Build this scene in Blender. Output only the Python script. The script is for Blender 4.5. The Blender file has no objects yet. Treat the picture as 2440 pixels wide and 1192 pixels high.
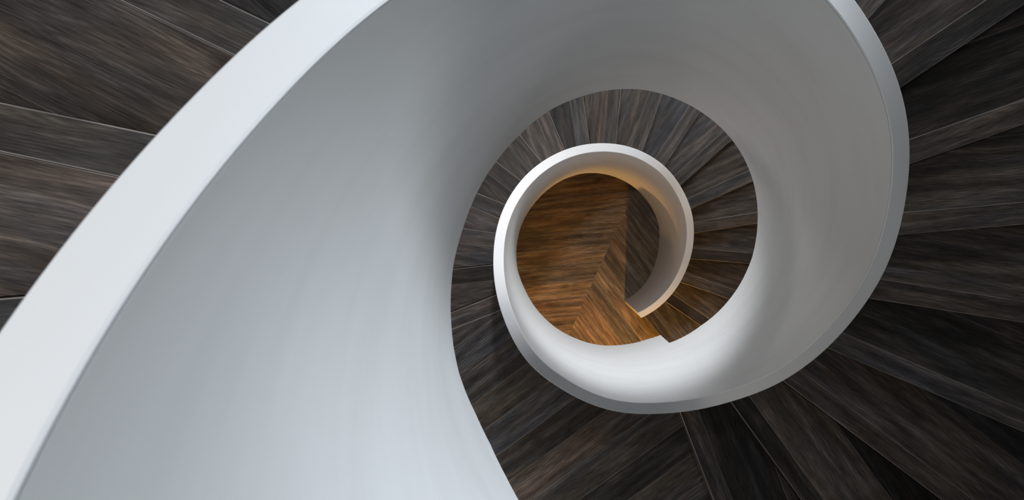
import bpy, bmesh, math, random
from mathutils import Vector, Matrix
from math import sin, cos, pi, radians, degrees, atan2, hypot

scene = bpy.context.scene
COL = scene.collection
random.seed(7)

# ------------------------------------------------------------------ camera
cam_d = bpy.data.cameras.new('camera')
cam_d.sensor_fit = 'HORIZONTAL'; cam_d.sensor_width = 36.0
cam_d.lens = 1500.0 / 2440.0 * 36.0
cam_d.dof.use_dof = True; cam_d.dof.focus_distance = 5.0; cam_d.dof.aperture_fstop = 10.0
cam_d.clip_start = 0.01; cam_d.clip_end = 100
cam = bpy.data.objects.new('camera', cam_d); COL.objects.link(cam)
rot3 = Matrix(((0.99821031, -0.00156252, 0.05978077),
               (0.0, 0.99965859, 0.02612864),
               (-0.05980119, -0.02608187, 0.99786951)))
cam.matrix_world = Matrix.Translation((-0.43446, 0.132516, 0)) @ rot3.to_4x4()
scene.camera = cam

# ------------------------------------------------------------------ view + world
vs = scene.view_settings
scene.display_settings.display_device = 'sRGB'
vs.view_transform = 'Standard'; vs.look = 'None'; vs.gamma = 1.0; vs.use_curve_mapping = False
vs.exposure = 0.3
world = bpy.data.worlds.new('world'); scene.world = world; world.use_nodes = True
WORLD_STRENGTH = 0.25
bg = world.node_tree.nodes['Background']
bg.inputs[0].default_value = (0.72, 0.82, 1.0, 1); bg.inputs[1].default_value = WORLD_STRENGTH

# ------------------------------------------------------------------ lights: added area lights and fill spots, lobby lamp
def polar(r, deg, z): return Vector((r * cos(radians(deg)), r * sin(radians(deg)), z))
def area(name, loc, target, sx, sy, power, color):
    l = bpy.data.lights.new(name, 'AREA'); l.shape = 'RECTANGLE'; l.size = sx; l.size_y = sy
    l.energy = power; l.color = color
    o = bpy.data.objects.new(name, l); COL.objects.link(o); o.location = loc
    o.rotation_euler = (Vector(target) - Vector(loc)).to_track_quat('-Z', 'Y').to_euler()
    return o
def spot(name, loc, target, power, color, size=0.05, angle=120, blend=0.5):
    l = bpy.data.lights.new(name, 'SPOT'); l.energy = power; l.color = color
    l.shadow_soft_size = size; l.spot_size = radians(angle); l.spot_blend = blend
    o = bpy.data.objects.new(name, l); COL.objects.link(o); o.location = loc
    o.rotation_euler = (Vector(target) - Vector(loc)).to_track_quat('-Z', 'Y').to_euler()
    return o
#LIGHTS_BEGIN
COOL = (0.82, 0.91, 1.0); DAY = (0.88, 0.94, 1.0); WARM = (1.0, 0.52, 0.12)
# unseen area lights added at the outer wall to set brightness around the well
area('window_daylight', polar(2.6,50,-1.2), (0,0,-1.2), .75,.75, 4, COOL)
area('window_daylight', polar(2.6,80,-0.9), (0,0,-0.9), .75,.75, 22, COOL)
area('window_daylight', polar(2.6,60,-3.8), (0,0,-4.1), .65,.85, 27, DAY)
area('window_daylight', polar(2.6,115,-3.15), (0,0,-3.7), .7,.6, 8, DAY)
area('window_daylight', polar(2.6,210,0.8), (0,0,-1.2), .8,.9, 26, COOL)
area('window_daylight', polar(2.6,180,1.3), (.68,0,-.5), .9,.5, 14, COOL)
area('window_daylight', polar(2.58,235,-3.35), polar(.9,235,-4.0), .6,.3, 9, (1.0, 0.95, 0.9))  # added low fill that brightens the landing more than its rail
# added fill spots without fixtures near ceiling, soffits, wall; last is the lobby lamp
spot('ceiling_spot', polar(1.6,90,1.6), polar(.68,205,-.9), 62, COOL, .04, 60, .8)
spot('ceiling_spot', polar(1.3,170,1.6), polar(1.4,170,0), 56, (0.98, 0.90, 0.82), .04, 110, .8)
spot('wall_spot', polar(2.4,62,-.6), polar(.68,226,-1.2), 190, COOL, .35, 50, 1)
spot('wall_spot', polar(2.5,25,-1), polar(.68,228,-1.2), 90, COOL, .15, 44, 1)
spot('soffit_spot', polar(.95,100,-2.5), polar(.95,100,-6), 12, (1.0, 0.72, 0.48), .04, 120, .8)
spot('soffit_spot', polar(.95,130,-2.25), polar(.95,130,-6), 56, (0.93, 0.95, 1.0), .04, 120, .8)
spot('soffit_spot', polar(.95,94,-2.62), polar(.68,-82,-4.35), 112, DAY, .05, 64, 1)
spot('soffit_spot', polar(1.25,0,-3.6), polar(1.0,0,-7), 9, WARM, .04, 120, .8)
spot('lobby_wall_lamp', (-.35,-2.3,-5.75), (.35,.6,-5.3), 28, (1.0, 0.55, 0.16), .06, 60, .8)  # added warm fill for the orange glow on the lower parapet
spot('lobby_lamp', (.33,-2.3,-5.8), (.1,-.8,-6.8), 128, WARM, .04, 100, .6)
#LIGHTS_END

# ------------------------------------------------------------------ measured stair geometry (metres, degrees)
R0, WB, PHI0 = 0.6845, 0.0566, 199.896
EL = (-0.0030, -0.0099, -0.0057, 0.0022, -0.0027, -0.0006, -0.0028, 0.0014)
ROUT = 2.62
Z_MID = -4.0136
H_LOW, H_UP = 0.15641, 0.15971
Z_FLOOR = Z_MID - 18 * H_LOW
Z_TOP = Z_MID + 19 * H_UP
def R_in(th):
    p = radians(PHI0 - th); s = 1.0
    for m in range(4):
        s += EL[2*m] * cos((m+2)*p) + EL[2*m+1] * sin((m+2)*p)
    return R0 * s
def P(r, th, z=0.0):
    p = radians(PHI0 - th); return Vector((r*cos(p), r*sin(p), z))
RAIL = [-0.0245, -0.0358, -0.1059, -0.2715, -0.487, -0.6991, -0.9246, -1.1619, -1.3986, -1.631, -1.8471, -2.0648, -2.2678,
        -2.5013, -2.7287, -2.9404, -3.0468, -3.0587, -3.0832, -3.0549, -3.2258, -3.4354, -3.5428, -3.7216, -3.9804, -4.2223,
        -4.4117, -4.6273, -4.8633, -5.0386, -5.2307, -5.4463, -5.6424, -5.8026, -5.8953]
def z_rail(th):
    if th < -379: return -0.0335
    u = (th + 400) / 20.0; i = max(1, min(len(RAIL)-3, int(math.floor(u)))); s = u - i
    p0, p1, p2, p3 = RAIL[i-1:i+3]
    return .5*((2*p1)+(-p0+p2)*s+(2*p0-5*p1+4*p2-p3)*s*s+(-p0+3*p1-3*p2+p3)*s**3)
ZB_UP = [(-460,-1.34),(-388,-1.34),(-382,-1.362),(-378,-1.40),(-372,-1.447),(-366,-1.468),(-361,-1.470),(-357,-1.476),(-352,-1.504),(-345,-1.559),(-341,-1.594),
         (-336,-1.636),(-332,-1.684),(-328,-1.733),(-324,-1.770),(-319,-1.814),(-313,-1.862),(-310,-1.898),(-300,-1.985),(-293,-2.030),
         (-287,-2.092),(-278,-2.202),(-268,-2.315),(-256,-2.450),(-243,-2.612),(-232,-2.740),(-214,-2.945),(-200,-3.105),
         (-187,-3.250),(-177,-3.358),(-160,-3.530),(-146,-3.700),(-133,-3.875),(-119,-4.065),(-101.3,-4.228)]
ZB_LO = [(-101.3,-4.558),(-93,-4.615),(-78,-4.622),(-62,-4.600),(-48,-4.615),(-38,-4.60),(-25,-4.585),(-15,-4.58),(-4,-4.62),(9,-4.60),(15,-4.681),
         (24,-4.838),(37,-5.085),(54,-5.45),(71,-5.595),(85,-5.655),(97,-5.70),(109,-5.80),(122,-5.915),(139,-6.065),(154,-6.19),
         (168,-6.265),(182,-6.33),(194,-6.44),(214,-6.60),(228,-6.67),(239,-6.74),(252,-6.815),(262,-6.82)]
def lerp_tab(tab, t):
    if t <= tab[0][0]: return tab[0][1]
    for (a, za), (b, zb) in zip(tab, tab[1:]):
        if t <= b: return za + (zb-za)*(t-a)/(b-a)
    return tab[-1][1]
# theta of each nosing at the parapet and at the outer wall
LOW_N = {1:(1.7,-.8),2:(0,-.9),3:(.2,-1.2),4:(.3,-1.4),5:(.1,-1.),6:(.2,-1.8),7:(-.2,-1.2),8:(-.8,-1.2),9:(-.5,-1.9),10:(.8,-2.2),
         11:(1.8,-2.8),12:(1.6,-2.6),13:(1.1,-.6),14:(.2,-.2),15:(1.4,-.9),16:(1.8,-.7),17:(1.8,-.4),18:(2.6,1.6)}
UP_N = {1:(9,1.5),2:(10.5,3.0),3:(7.6,3.5),4:(7.7,2.9),5:(6.3,2.5),6:(5,2.2),7:(3.5,2),8:(2.3,1.8),9:(1.3,1.5),10:(.5,1.3),11:(-.5,1.1),
        12:(-1.3,.5),13:(-1,.5),14:(-.9,.3),15:(.5,-.1),16:(1.2,-.3),17:(.5,-1.4),18:(-.2,.1),19:(.7,.3)}
def nosing(fl, n):
    """plan line of a nosing: inner point, outer point"""
    if fl == 'low': t0 = (n-1)*14.727; d = LOW_N[n]
    else: t0 = -360 + (n-1)*14.934; d = UP_N[n]
    return t0 + d[0], t0 + d[1]
def z_step(fl, n):
    return Z_MID - (n-1)*H_LOW if fl == 'low' else Z_MID + (20-n)*H_UP

# ------------------------------------------------------------------ materials
def new_mat(name):
    m = bpy.data.materials.new(name); m.use_nodes = True
    nt = m.node_tree; b = nt.nodes['Principled BSDF']; return m, nt, b
def N(nt, typ, **kw):
    n = nt.nodes.new(typ)
    for k, v in kw.items(): setattr(n, k, v)
    return n
def ramp(nt, src, stops):
    r = N(nt, 'ShaderNodeValToRGB'); nt.links.new(src, r.inputs[0])
    e = r.color_ramp.elements
    while len(e) < len(stops): e.new(0.5)
    for el, (p, c) in zip(e, stops): el.position = p; el.color = (*c, 1) if len(c) == 3 else c
    return r.outputs[0]
def mult(nt, a, b, fac=1.0):
    m = N(nt, 'ShaderNodeMix', data_type='RGBA', blend_type='MULTIPLY'); m.inputs[0].default_value = fac
    nt.links.new(a, m.inputs[6]); nt.links.new(b, m.inputs[7]); return m.outputs[2]

def plaster_mat(name, base, streak=0.035):
    m, nt, b = new_mat(name)
    uv = N(nt, 'ShaderNodeUVMap', uv_map='UVMap')
    mp = N(nt, 'ShaderNodeMapping'); mp.inputs['Scale'].default_value = (1.1, 5.5, 1)
    nt.links.new(uv.outputs[0], mp.inputs[0])
    n1 = N(nt, 'ShaderNodeTexNoise'); n1.inputs['Scale'].default_value = 1.6; n1.inputs['Detail'].default_value = 5; n1.inputs['Roughness'].default_value = 0.55
    nt.links.new(mp.outputs[0], n1.inputs['Vector'])
    s = 1 - streak*2
    c1 = ramp(nt, n1.outputs[0], [(0.30, (base[0]*s, base[1]*s, base[2]*s*0.99)), (0.52, (base[0]*(1-streak*.6), base[1]*(1-streak*.6), base[2]*(1-streak*.6))), (0.70, base)])
    nt.links.new(c1, b.inputs['Base Color'])
    b.inputs['Roughness'].default_value = 0.55
    b.inputs['Specular IOR Level'].default_value = 0.35
    n2 = N(nt, 'ShaderNodeTexNoise'); n2.inputs['Scale'].default_value = 5; n2.inputs['Detail'].default_value = 2
    nt.links.new(mp.outputs[0], n2.inputs['Vector'])
    bp = N(nt, 'ShaderNodeBump'); bp.inputs['Strength'].default_value = 0.06; bp.inputs['Distance'].default_value = 0.01
    nt.links.new(n2.outputs[0], bp.inputs['Height']); nt.links.new(bp.outputs[0], b.inputs['Normal'])
    return m

def wood_mat(name, dark, mid, light, rough=0.5):
    """oak boards: grain runs along U (metres), every board has its own tone"""
    m, nt, b = new_mat(name)
    L = nt.links
    uv = N(nt, 'ShaderNodeUVMap', uv_map='UVMap')
    tone = N(nt, 'ShaderNodeVertexColor', layer_name='tone')
    # low-frequency warp of the grain
    mw = N(nt, 'ShaderNodeMapping'); mw.inputs['Scale'].default_value = (0.7, 2.6, 1); L.new(uv.outputs[0], mw.inputs[0])
    nw = N(nt, 'ShaderNodeTexNoise'); nw.inputs['Scale'].default_value = 1.5; nw.inputs['Detail'].default_value = 2; L.new(mw.outputs[0], nw.inputs['Vector'])
    # rings: contour lines of the warp = cathedral grain
    sep = N(nt, 'ShaderNodeSeparateXYZ'); L.new(uv.outputs[0], sep.inputs[0])
    a = N(nt, 'ShaderNodeMath', operation='MULTIPLY'); L.new(nw.outputs[0], a.inputs[0]); a.inputs[1].default_value = 0.26
    s1 = N(nt, 'ShaderNodeMath', operation='ADD'); L.new(a.outputs[0], s1.inputs[0]); L.new(sep.outputs[1], s1.inputs[1])
    s2 = N(nt, 'ShaderNodeMath', operation='MULTIPLY'); L.new(s1.outputs[0], s2.inputs[0]); s2.inputs[1].default_value = 70*2*pi
    sn = N(nt, 'ShaderNodeMath', operation='SINE'); L.new(s2.outputs[0], sn.inputs[0])
    rg = N(nt, 'ShaderNodeMapRange'); L.new(sn.outputs[0], rg.inputs[0]); rg.inputs[1].default_value = -1; rg.inputs[2].default_value = 1
    # fine fibres
    mf = N(nt, 'ShaderNodeMapping'); mf.inputs['Scale'].default_value = (12, 260, 1); L.new(uv.outputs[0], mf.inputs[0])
    nf = N(nt, 'ShaderNodeTexNoise'); nf.inputs['Scale'].default_value = 1.0; nf.inputs['Detail'].default_value = 3; nf.inputs['Roughness'].default_value = 0.65; L.new(mf.outputs[0], nf.inputs['Vector'])
    # broad patches
    mb = N(nt, 'ShaderNodeMapping'); mb.inputs['Scale'].default_value = (2.2, 24, 1); L.new(uv.outputs[0], mb.inputs[0])
    nb = N(nt, 'ShaderNodeTexNoise'); nb.inputs['Scale'].default_value = 1.0; nb.inputs['Detail'].default_value = 4; L.new(mb.outputs[0], nb.inputs['Vector'])
    # mix heights
    pw = N(nt, 'ShaderNodeMapRange'); L.new(nb.outputs[0], pw.inputs[0]); pw.inputs[1].default_value = 0.42; pw.inputs[2].default_value = 0.68; pw.inputs[3].default_value = 0.0; pw.inputs[4].default_value = 0.13
    x1 = N(nt, 'ShaderNodeMath', operation='MULTIPLY'); L.new(rg.outputs[0], x1.inputs[0]); L.new(pw.outputs[0], x1.inputs[1])
    x2 = N(nt, 'ShaderNodeMath', operation='MULTIPLY'); L.new(nf.outputs[0], x2.inputs[0]); x2.inputs[1].default_value = 0.70
    x3 = N(nt, 'ShaderNodeMath', operation='MULTIPLY'); L.new(nb.outputs[0], x3.inputs[0]); x3.inputs[1].default_value = 0.50
    y1 = N(nt, 'ShaderNodeMath', operation='ADD'); L.new(x1.outputs[0], y1.inputs[0]); L.new(x2.outputs[0], y1.inputs[1])
    y2 = N(nt, 'ShaderNodeMath', operation='ADD'); L.new(y1.outputs[0], y2.inputs[0]); L.new(x3.outputs[0], y2.inputs[1])
    c = ramp(nt, y2.outputs[0], [(0.46, dark), (0.66, mid), (0.86, light)])
    # knots
    mk = N(nt, 'ShaderNodeMapping'); mk.inputs['Scale'].default_value = (2.3, 5.0, 1); L.new(uv.outputs[0], mk.inputs[0])
    vk = N(nt, 'ShaderNodeTexVoronoi'); vk.inputs['Scale'].default_value = 1.0; L.new(mk.outputs[0], vk.inputs['Vector'])
    kn = ramp(nt, vk.outputs['Distance'], [(0.0, (0.30, 0.27, 0.25)), (0.07, (0.55, 0.5, 0.48)), (0.17, (1, 1, 1))])
    # weathered blue-grey / brown patches inside a board
    mc = N(nt, 'ShaderNodeMapping'); mc.inputs['Scale'].default_value = (1.6, 7.0, 1); mc.inputs['Location'].default_value = (3.1, 7.7, 0); L.new(uv.outputs[0], mc.inputs[0])
    nc = N(nt, 'ShaderNodeTexNoise'); nc.inputs['Scale'].default_value = 1.3; nc.inputs['Detail'].default_value = 3; L.new(mc.outputs[0], nc.inputs['Vector'])
    hue = ramp(nt, nc.outputs[0], [(0.36, (0.86, 0.92, 1.03)), (0.52, (1.0, 1.0, 0.97)), (0.68, (1.12, 1.02, 0.95))])
    c = mult(nt, c, hue)
    c2 = mult(nt, c, kn, 0.8)
    c3 = mult(nt, c2, tone.outputs[0])
    L.new(c3, b.inputs['Base Color'])
    b.inputs['Roughness'].default_value = rough
    b.inputs['Specular IOR Level'].default_value = 0.22
    bp = N(nt, 'ShaderNodeBump'); bp.inputs['Strength'].default_value = 0.25; bp.inputs['Distance'].default_value = 0.002
    L.new(y2.outputs[0], bp.inputs['Height']); L.new(bp.outputs[0], b.inputs['Normal'])
    return m

M_PLASTER = plaster_mat('white_plaster', (0.64, 0.635, 0.625))
M_RAIL = plaster_mat('smooth_white_plaster', (0.76, 0.76, 0.76), 0.02)
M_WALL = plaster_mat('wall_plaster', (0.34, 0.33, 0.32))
M_OAK = wood_mat('smoked_oak', (0.024, 0.021, 0.019), (0.070, 0.062, 0.055), (0.155, 0.137, 0.122))
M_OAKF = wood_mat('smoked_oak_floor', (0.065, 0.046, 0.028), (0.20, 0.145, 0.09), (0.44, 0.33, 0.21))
M_EDGE, _nt, _b = new_mat('worn_oak_edge')  # pale tone paints in light caught on board edges and joints
_n = N(_nt, 'ShaderNodeTexNoise'); _n.inputs['Scale'].default_value = 9; _n.inputs['Detail'].default_value = 4
_nt.links.new(ramp(_nt, _n.outputs[0], [(0.35, (0.17, 0.148, 0.132)), (0.65, (0.38, 0.335, 0.30))]), _b.inputs['Base Color'])
_b.inputs['Roughness'].default_value = 0.5
M_FRAME, _nt, _b = new_mat('window_frame_paint')
_n = N(_nt, 'ShaderNodeTexNoise'); _n.inputs['Scale'].default_value = 20
_nt.links.new(ramp(_nt, _n.outputs[0], [(0.3, (0.1, 0.1, 0.105)), (0.7, (0.13, 0.13, 0.135))]), _b.inputs['Base Color'])

# ------------------------------------------------------------------ helpers
def link(name, me, parent=None, mats=()):
    o = bpy.data.objects.new(name, me); COL.objects.link(o)
    for m in mats: me.materials.append(m)
    if parent is not None: o.parent = parent
    return o
def bm_obj(name, bm, mats, parent=None, smooth=False, sharp_deg=35):
    me = bpy.data.meshes.new(name)
    bmesh.ops.recalc_face_normals(bm, faces=bm.faces)
    if smooth:
        for f in bm.faces: f.smooth = True
        for e in bm.edges:
            if len(e.link_faces) == 2 and e.calc_face_angle(0) > radians(sharp_deg): e.smooth = False
    bm.to_mesh(me); bm.free()
    return link(name, me, parent, mats)
def empty(name, loc=(0, 0, 0)):
    o = bpy.data.objects.new(name, None); COL.objects.link(o); o.location = loc; o.empty_display_size = 0.2; return o
def tag(o, label=None, cat=None, group=None, kind=None):
    if label: o['label'] = label
    if cat: o['category'] = cat
    if group: o['group'] = group
    if kind: o['kind'] = kind
    return o
TONES = [(1.0, 0.98, 0.97), (1.35, 1.25, 1.22), (0.66, 0.66, 0.68), (1.2, 1.06, 1.0), (0.82, 0.87, 0.98), (1.5, 1.4, 1.33), (0.9, 0.84, 0.8), (1.2, 1.18, 1.25), (0.6, 0.57, 0.55)]
def prep(bm):
    uv = bm.loops.layers.uv.get('UVMap') or bm.loops.layers.uv.new('UVMap')
    tn = bm.loops.layers.float_color.get('tone') or bm.loops.layers.float_color.new('tone')
    return uv, tn
def paint(bm, faces, dirv, tone, off):
    """grain coordinates along dirv (plan), board tone"""
    uv, tn = prep(bm); d = Vector((dirv[0], dirv[1])).normalized(); n = Vector((-d.y, d.x))
    for f in faces:
        for l in f.loops:
            p = l.vert.co
            l[uv].uv = (p.x*d.x + p.y*d.y + off[0], p.x*n.x + p.y*n.y + (p.z*1.0 if abs(f.normal.z) < 0.5 else 0) + off[1])
            l[tn] = (*tone, 1)
def rand_tone(): 
    t = random.choice(TONES); k = random.uniform(0.9, 1.1); return tuple(c*k for c in t)
def rand_off(): return (random.uniform(-40, 40), random.uniform(-40, 40))

def prism(poly, z0, z1, top_chamfer_edge=None):
    """closed prism over a plan polygon (list of 2-D points)"""
    bm = bmesh.new(); prep(bm)
    lo = [bm.verts.new((p[0], p[1], z0)) for p in poly]; hi = [bm.verts.new((p[0], p[1], z1)) for p in poly]
    bm.faces.new(hi); bm.faces.new(lo[::-1]); n = len(poly)
    for i in range(n): bm.faces.new((lo[i], lo[(i+1) % n], hi[(i+1) % n], hi[i]))
    bm.normal_update(); return bm

def clip_half(poly, p0, nrm):
    """keep the side where (p-p0).nrm >= 0"""
    out = []
    for i in range(len(poly)):
        a, b = poly[i], poly[(i+1) % len(poly)]
        da = (a[0]-p0[0])*nrm[0] + (a[1]-p0[1])*nrm[1]; db = (b[0]-p0[0])*nrm[0] + (b[1]-p0[1])*nrm[1]
        if da >= 0: out.append(a)
        if (da >= 0) != (db >= 0):
            t = da/(da-db); out.append((a[0]+(b[0]-a[0])*t, a[1]+(b[1]-a[1])*t))
    return out

# ------------------------------------------------------------------ steps
T_BOARD = 0.03; W_NOSE = 0.105; W_WIDE = 0.31; GAP = 0.0016
def arc(r_fn, t0, t1, n=6): return [r_fn(t0+(t1-t0)*i/n) for i in range(n+1)]
def step_parts(fl, n, parent):
    z = z_step(fl, n)
    fi, fo = nosing(fl, n); bi, bo = nosing(fl, n-1)
    rin = lambda t: P(R_in(t)+WB+0.001, t).xy; rout = lambda t: P(ROUT-0.002, t).xy
    back = 0.012
    a, b = rin(fi), rout(fo)
    d = (b-a).normalized(); nf = Vector((-d.y, d.x))           # towards the rear (ascending) side
    c0, c1 = rin(bi), rout(bo)
    if (c0-a).dot(nf) < 0: nf = -nf
    # step outline
    poly = [tuple(v) for v in arc(rin, bi, fi)] + [tuple(v) for v in arc(rout, fo, bo)]
    def cut(lo, hi):
        q = clip_half(poly, a + nf*lo, nf)
        if hi is not None: q = clip_half(q, a + nf*hi, -nf)
        return q
    g = GAP/2
    # wide board is the step's own mesh; boards behind it only where the step is deep
    step = None
    specs = [('tread_board', W_NOSE+g, W_NOSE+W_WIDE-g), ('nosing_board', 0.0, W_NOSE-g), ('rear_board', W_NOSE+W_WIDE+g, None)]
    root = None
    for nm, lo, hi in specs:
        q = cut(lo, hi)
        if len(q) < 3: continue
        ar = abs(sum(q[i][0]*q[(i+1) % len(q)][1]-q[(i+1) % len(q)][0]*q[i][1] for i in range(len(q))))/2
        if ar < 0.004: continue
        # drop duplicate points
        qq = []
        for p_ in q:
            if not qq or hypot(p_[0]-qq[-1][0], p_[1]-qq[-1][1]) > 1e-4: qq.append(p_)
        if hypot(qq[0][0]-qq[-1][0], qq[0][1]-qq[-1][1]) < 1e-4: qq.pop()
        bm = prism(qq, z-T_BOARD, z)
        tone = rand_tone(); paint(bm, bm.faces, d, tone, rand_off())
        # eased arrises along the long top edges, pale as a painted highlight
        ed = [e for e in bm.edges if all(abs(v.co.z-z) < 1e-6 for v in e.verts)
              and abs((e.verts[1].co-e.verts[0].co).xy.normalized().dot(d)) > 0.995]
        res = bmesh.ops.bevel(bm, geom=ed, offset=0.0028 if nm == 'nosing_board' else 0.0014, segments=1, affect='EDGES')
        for f in res['faces']: f.material_index = 1
        o = bm_obj('step' if root is None else nm, bm, (M_OAK, M_EDGE), parent if root is None else root)
        if root is None: root = o
    # riser: below the nosing, down to the next surface
    zlow = z - (H_LOW if fl == 'low' else H_UP)
    o0 = 0.004; q0, q1 = a + nf*o0, b + nf*o0; q2, q3 = b + nf*(o0+0.015), a + nf*(o0+0.015)
    bm = prism([tuple(q0), tuple(q1), tuple(q2), tuple(q3)], zlow + 0.0005, z-T_BOARD-0.0003)
    paint(bm, bm.faces, d, rand_tone(), rand_off())
    bm_obj('riser', bm, (M_OAK,), root)
    return root

def soffit(parent, t0, t1, tab, thick=0.05):
    bm = bmesh.new(); prep(bm); uvl, tn = prep(bm)
    n = int((t1-t0)/2); rows = []
    for i in range(n+1):
        t = t0+(t1-t0)*i/n; z = lerp_tab(tab, t)
        r = R_in(t)+WB+0.001
        rows.append([bm.verts.new(P(r, t, z)), bm.verts.new(P(ROUT-.002, t, z)), bm.verts.new(P(ROUT-.002, t, z+thick)), bm.verts.new(P(r, t, z+thick))])
    for i in range(n):
        A, B = rows[i], rows[i+1]
        for k in range(4): bm.faces.new((A[k], B[k], B[(k+1) % 4], A[(k+1) % 4]))
    bm.faces.new(rows[0]); bm.faces.new(rows[-1][::-1])
    for f in bm.faces:
        for l in f.loops:
            v = l.vert.co; l[uvl].uv = (atan2(v.y, v.x), hypot(v.x, v.y))
    return bm_obj('soffit', bm, (M_PLASTER,), parent, smooth=True)

upper = tag(empty('stair_flight'), 'upper flight of dark oak steps around the larger white parapet loop, mostly in deep shade', 'stairs', 'flights of the spiral staircase')
for n in range(2, 20): step_parts('up', n, upper)
soffit(upper, nosing('up', 1)[0]+4, -101.5, ZB_UP)
lower = tag(empty('stair_flight'), 'lower flight of brown oak steps ringing the small inner parapet loop above the floor', 'stairs', 'flights of the spiral staircase')
for n in range(2, 19): step_parts('low', n, lower)
soffit(lower, nosing('low', 1)[0]+6, 205, [(t, min(z, Z_FLOOR+5)) for t, z in ZB_LO])

# ------------------------------------------------------------------ landings
def sector_grid(t0i, t0o, t1i, t1o, r_in_fn, r_out, z):
    bm = bmesh.new(); prep(bm); nt_, nr = 24, 8; rows = []
    for i in range(nt_+1):
        f = i/nt_; ti = t0i+(t1i-t0i)*f; to = t0o+(t1o-t0o)*f
        a = P(r_in_fn(ti), ti, z); b = P(r_out, to, z)
        rows.append([bm.verts.new(a.lerp(b, k/nr)) for k in range(nr+1)])
    for i in range(nt_):
        for k in range(nr): bm.faces.new((rows[i][k], rows[i][k+1], rows[i+1][k+1], rows[i+1][k]))
    return bm
def cut_planks(bm, dirdeg, p0, width, side=None, tone_mul=1.0, gap=0.0024):
    """slice the faces into boards along dirdeg with an open joint between boards; side=(point,normal) limits the field"""
    d = Vector((cos(radians(dirdeg)), sin(radians(dirdeg)))); n = Vector((-d.y, d.x)); g = gap/2
    def mine():
        if side is None: return list(bm.faces)
        return [f for f in bm.faces if (f.calc_center_median().xy-side[0]).dot(side[1]) > 0]
    offs = [(v.co.xy-p0).dot(n) for f in mine() for v in f.verts]
    k0, k1 = int(math.floor(min(offs)/width)), int(math.ceil(max(offs)/width))
    for k in range(k0, k1+1):
        for s in (-g, g):
            fs = mine(); geom = list({e for f in fs for e in f.edges}) + fs + list({v for f in fs for v in f.verts})
            c = p0 + n*(k*width+s)
            bmesh.ops.bisect_plane(bm, geom=geom, plane_co=(c.x, c.y, 0), plane_no=(n.x, n.y, 0), dist=1e-6)
    # butt joints across each board
    tones, offz = {}, {}
    gaps = []
    for f in mine():
        o = (f.calc_center_median().xy-p0).dot(n)/width; k = math.floor(o)
        if min(o-k, k+1-o)*width < g*1.01: gaps.append(f); continue
        if k not in tones: tones[k] = tuple(c*tone_mul for c in rand_tone()); offz[k] = rand_off()
        paint(bm, [f], d, tones[k], offz[k])
    bmesh.ops.delete(bm, geom=gaps, context='FACES')
def thicken(bm, t):
    r = bmesh.ops.extrude_face_region(bm, geom=list(bm.faces))
    # extruded copies go down
    for v in [g for g in r['geom'] if isinstance(g, bmesh.types.BMVert)]: v.co.z -= t
    bm.normal_update()

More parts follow.
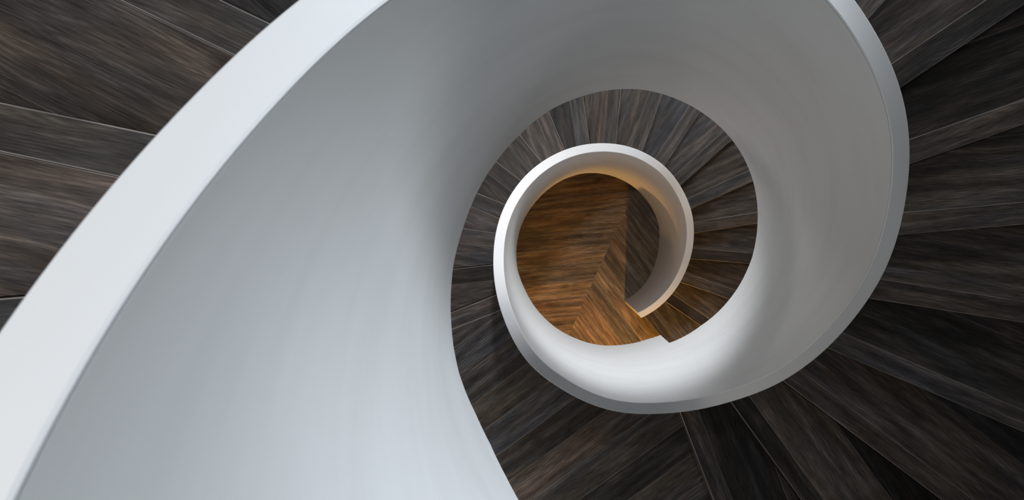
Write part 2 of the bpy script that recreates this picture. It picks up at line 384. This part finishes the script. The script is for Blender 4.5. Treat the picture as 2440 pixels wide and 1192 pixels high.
def landing(z, ti0, to0, ti1, to1, zbot, label, dirdeg, p0):
    root = tag(empty('stair_landing'), label, 'landing', 'landings of the spiral staircase')
    # border board along the front nosing
    rin = lambda t: P(R_in(t)+WB+0.001, t).xy; rout = lambda t: P(ROUT-0.002, t).xy
    a, b = rin(ti1), rout(to1); d = (b-a).normalized(); nf = Vector((-d.y, d.x))
    if (rin(ti1-10)-a).dot(nf) < 0: nf = -nf
    poly = [tuple(v) for v in arc(rin, ti1-20, ti1)] + [tuple(v) for v in arc(rout, to1, to1-20)]
    q = clip_half(poly, a+nf*(W_NOSE-GAP/2), -nf)
    bm = prism(q, z-T_BOARD, z); paint(bm, bm.faces, d, rand_tone(), rand_off())
    ed = [e for e in bm.edges if all(abs(v.co.z-z) < 1e-6 for v in e.verts) and abs((e.verts[1].co-e.verts[0].co).xy.normalized().dot(d)) > 0.995]
    for f in bmesh.ops.bevel(bm, geom=ed, offset=0.004, segments=1, affect='EDGES')['faces']: f.material_index = 1
    bm_obj('nosing_board', bm, (M_OAK, M_EDGE), root)
    # planks
    bm = sector_grid(ti0, to0, ti1, to1, lambda t: R_in(t)+WB+0.001, ROUT-0.002, z)
    c = a+nf*(W_NOSE+GAP/2)
    bmesh.ops.bisect_plane(bm, geom=list(bm.verts)+list(bm.edges)+list(bm.faces), plane_co=(c.x, c.y, 0), plane_no=(nf.x, nf.y, 0), clear_inner=True, dist=1e-6)
    cut_planks(bm, dirdeg, p0, 0.18, tone_mul=1.4)
    bm_obj('plank_surface', bm, (M_OAK,), root)
    # slab with soffit
    bm = bmesh.new(); prep(bm); uvl, tn = prep(bm); rows = []
    for i in range(25):
        f = i/24; ti = ti0+(ti1-ti0)*f; to = to0+(to1-to0)*f
        if i == 24: pass
        r = R_in(ti)+WB+0.001; zt = z-0.0012
        A = P(r, ti); B = P(ROUT-.002, to)
        if i == 24: A = A + Vector((*(nf*0.02), 0)); B = B + Vector((*(nf*0.02), 0))
        rows.append([bm.verts.new((A.x, A.y, zt)), bm.verts.new((B.x, B.y, zt)), bm.verts.new((B.x, B.y, zbot)), bm.verts.new((A.x, A.y, zbot))])
    for i in range(24):
        A, B = rows[i], rows[i+1]
        for k in range(4):
            f = bm.faces.new((A[k], B[k], B[(k+1) % 4], A[(k+1) % 4])); f.material_index = 1 if k == 0 else 0
    bm.faces.new(rows[0]); bm.faces.new(rows[-1][::-1])
    for f in bm.faces:
        for l in f.loops:
            v = l.vert.co; l[uvl].uv = (atan2(v.y, v.x), hypot(v.x, v.y))
    # keep the slab clear of the border board
    s = bm_obj('slab', bm, (M_PLASTER, M_EDGE), root)
    # riser under the border
    o0 = 0.004; q0, q1 = a + nf*o0, b + nf*o0; q2, q3 = b + nf*(o0+0.015), a + nf*(o0+0.015)
    zl = z - (H_LOW if z < -2 else H_UP)
    bm = prism([tuple(q0), tuple(q1), tuple(q2), tuple(q3)], zl+0.0005, z-T_BOARD-0.0003)
    paint(bm, bm.faces, d, rand_tone(), rand_off()); bm_obj('riser', bm, (M_OAK,), root)
    return root
n19 = nosing('up', 19); n1 = nosing('low', 1); u1 = nosing('up', 1)
landing(Z_MID, n19[0]-.6, n19[1]-.3, n1[0], n1[1], -4.58,
        'dark oak landing with diagonal planks, bottom centre, just outside the inner white parapet loop', 37, Vector((-0.241, -1.574)))
landing(Z_TOP, -460, -460, u1[0], u1[1], -1.36,
        'dark oak top landing beside the nearest stretch of white parapet, at the left edge', 37, Vector((-0.241, -1.574)))

# ------------------------------------------------------------------ parapet (balustrade)
T0, T1 = -455.0, 257.8
def sweep(name, prof, parent, mat, step=1.0, smooth_deg=30, t0=T0, t1=T1, vscale=1.0, breaks=()):
    """prof(t) -> closed list of (dr, z) points; swept round the well"""
    bm = bmesh.new(); prep(bm); uvl, tn = prep(bm)
    ts = []; n = int(round((t1-t0)/step))
    ts = sorted({round(t0+(t1-t0)*i/n, 4) for i in range(n+1)} | set(breaks))
    rows = []; prev = None; s = 0
    for t in ts:
        r0 = R_in(t); pr = prof(t)
        rows.append(([bm.verts.new(P(r0+dr, t, z)) for dr, z in pr], t))
    K = len(rows[0][0])
    for (A, ta), (B, tb) in zip(rows, rows[1:]):
        for k in range(K):
            k2 = (k+1) % K
            try: f = bm.faces.new((A[k], B[k], B[k2], A[k2]))
            except ValueError: continue
            za = z_rail(ta); zb = z_rail(tb)
            for l, (tt, zz) in zip(f.loops, ((ta, za), (tb, zb), (tb, zb), (ta, za))):
                l[uvl].uv = (radians(tt)*R0, (l.vert.co.z - zz) * vscale + (hypot(l.vert.co.x, l.vert.co.y)-R0))
                l[tn] = (1, 1, 1, 1)
    bm.faces.new(rows[0][0]); bm.faces.new(rows[-1][0][::-1])
    return bm_obj(name, bm, (mat,), parent, smooth=True, sharp_deg=smooth_deg)
HR = 0.0045
def body_prof(t):
    zt = z_rail(t)-HR
    zb = lerp_tab(ZB_UP, t) if t <= -101.3 else lerp_tab(ZB_LO, t)
    if t > 200: zb = max(zb, Z_FLOOR+0.0005)
    if t > 256: zb = Z_FLOOR+0.0005
    pts = [(0.004, zt), (0.004, zt-0.003), (0.0, zt-0.003), (0.0, zb), (WB, zb), (WB, zt)]
    return pts
def rail_prof(t):
    z = z_rail(t); c = 0.0022; e = 0.0
    return [(e, z-HR), (e, z-c), (e+c, z), (WB-c-e, z), (WB-e, z-c), (WB-e, z-HR)]
par = tag(empty('spiral_parapet'), 'smooth white plaster parapet winding down around the open stairwell', 'balustrade')
sweep('parapet_wall', body_prof, par, M_PLASTER, breaks=(-101.3, -101.2995))
sweep('handrail_cap', rail_prof, par, M_RAIL)

# ------------------------------------------------------------------ ground floor
BD = 65.9; bp0 = Vector((0.055, -0.340)); bd = Vector((cos(radians(BD)), sin(radians(BD)))); bn = Vector((-bd.y, bd.x))  # bn points left
bm = bmesh.new(); prep(bm)
S = 14; E = 2.95
vv = [[bm.verts.new((-E+2*E*i/S, -E+2*E*j/S, Z_FLOOR)) for j in range(S+1)] for i in range(S+1)]
for i in range(S):
    for j in range(S): bm.faces.new((vv[i][j], vv[i+1][j], vv[i+1][j+1], vv[i][j+1]))
for s in (-GAP/2, GAP/2):
    c = bp0+bn*s
    bmesh.ops.bisect_plane(bm, geom=list(bm.verts)+list(bm.edges)+list(bm.faces), plane_co=(c.x, c.y, 0), plane_no=(bn.x, bn.y, 0), dist=1e-6)
dl = [f for f in bm.faces if abs((f.calc_center_median().xy-bp0).dot(bn)) < GAP*.51]
bmesh.ops.delete(bm, geom=dl, context='FACES')
cut_planks(bm, 5.6, Vector((0.055, -0.353)), 0.18, side=(bp0, bn), gap=0.004)
cut_planks(bm, -53.8, Vector((0.055, -0.353)), 0.18, side=(bp0, -bn), gap=0.004)
bm_flo = bm_obj('floor', bm, (M_OAKF,)); tag(bm_flo, 'dark oak chevron plank floor at the bottom of the stairwell, lit orange', None, kind='structure')
bm = prism([(-E-.05, -E-.05), (E+.05, -E-.05), (E+.05, E+.05), (-E-.05, E+.05)], Z_FLOOR-0.12, Z_FLOOR-0.0012)
uvl, tn = prep(bm)
sub = bm_obj('subfloor', bm, (M_EDGE,), bm_flo)

# ------------------------------------------------------------------ enclosing wall, ceiling
#SHELL_BEGIN
OPEN = [(71,89,-1.32,-.48), (41,59,-1.62,-.78), (52,68,-4.27,-3.33), (200,220,.3,1.3), (169,191,1.05,1.58), (227,243,-3.53,-3.17), (107,123,-3.48,-2.82)]      # phi0, phi1, z0, z1; unseen openings added to suit the area lights
#SHELL_END
def build_wall():
    zc = 1.75
    phis = sorted(set([i*5.0 for i in range(73)] + [o[0] for o in OPEN] + [o[1] for o in OPEN]))
    zs = sorted(set([Z_FLOOR-0.12, zc] + [o[2] for o in OPEN] + [o[3] for o in OPEN]))
    bm = bmesh.new(); prep(bm); uvl, tn = prep(bm)
    r0, r1 = ROUT, ROUT+0.22; cache = {}
    def V(r, p, z):
        k = (round(r, 3), round(p % 360, 3), round(z, 3))
        if k not in cache: cache[k] = bm.verts.new((r*cos(radians(p)), r*sin(radians(p)), z))
        return cache[k]
    def is_open(p, z): return any(o[0] < p < o[1] and o[2] < z < o[3] for o in OPEN)
    for p0, p1 in zip(phis, phis[1:]):
        for z0, z1 in zip(zs, zs[1:]):
            pm, zm = (p0+p1)/2, (z0+z1)/2
            if is_open(pm, zm): continue
            bm.faces.new((V(r0, p0, z0), V(r0, p1, z0), V(r0, p1, z1), V(r0, p0, z1)))
            bm.faces.new((V(r1, p0, z0), V(r1, p1, z0), V(r1, p1, z1), V(r1, p0, z1)))
    for o in OPEN:
        ps = [p for p in phis if o[0] <= p <= o[1]]
        for p0, p1 in zip(ps, ps[1:]):
            for z in (o[2], o[3]): bm.faces.new((V(r0, p0, z), V(r0, p1, z), V(r1, p1, z), V(r1, p0, z)))
        for p in (o[0], o[1]):
            zz = [z for z in zs if o[2] <= z <= o[3]]
            for z0, z1 in zip(zz, zz[1:]): bm.faces.new((V(r0, p, z0), V(r0, p, z1), V(r1, p, z1), V(r1, p, z0)))
    for f in bm.faces:
        for l in f.loops: v = l.vert.co; l[uvl].uv = (atan2(v.y, v.x)*2.6, v.z)
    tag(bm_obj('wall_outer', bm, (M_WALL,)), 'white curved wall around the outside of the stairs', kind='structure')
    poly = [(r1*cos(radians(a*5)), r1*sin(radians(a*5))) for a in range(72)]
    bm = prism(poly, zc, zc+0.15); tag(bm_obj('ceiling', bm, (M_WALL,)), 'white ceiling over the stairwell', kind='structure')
    for i, o in enumerate(OPEN):  # frames dressing the added openings
        bm = bmesh.new(); prep(bm)
        def bar(pa, pb, za, zb):
            m = max(1, int((pb-pa)/5))
            for j in range(m):
                a, b = pa+(pb-pa)*j/m, pa+(pb-pa)*(j+1)/m
                vs_ = [bm.verts.new((r*cos(radians(p)), r*sin(radians(p)), z)) for z in (za, zb) for p in (a, b) for r in (ROUT+.10, ROUT+.15)]
                for q in ((0, 1, 3, 2), (4, 5, 7, 6), (0, 1, 5, 4), (2, 3, 7, 6), (0, 2, 6, 4), (1, 3, 7, 5)): bm.faces.new([vs_[k] for k in q])
        w = 1.0
        bar(o[0], o[1], o[2], o[2]+.05); bar(o[0], o[1], o[3]-.05, o[3])
        for k in range(3):
            pc = o[0]+w/2+(o[1]-o[0]-w)*k/2; bar(pc-w/2, pc+w/2, o[2]+.05, o[3]-.05)
        tag(bm_obj('window_%d' % (i+1), bm, (M_FRAME,)), None, kind='structure')
build_wall()
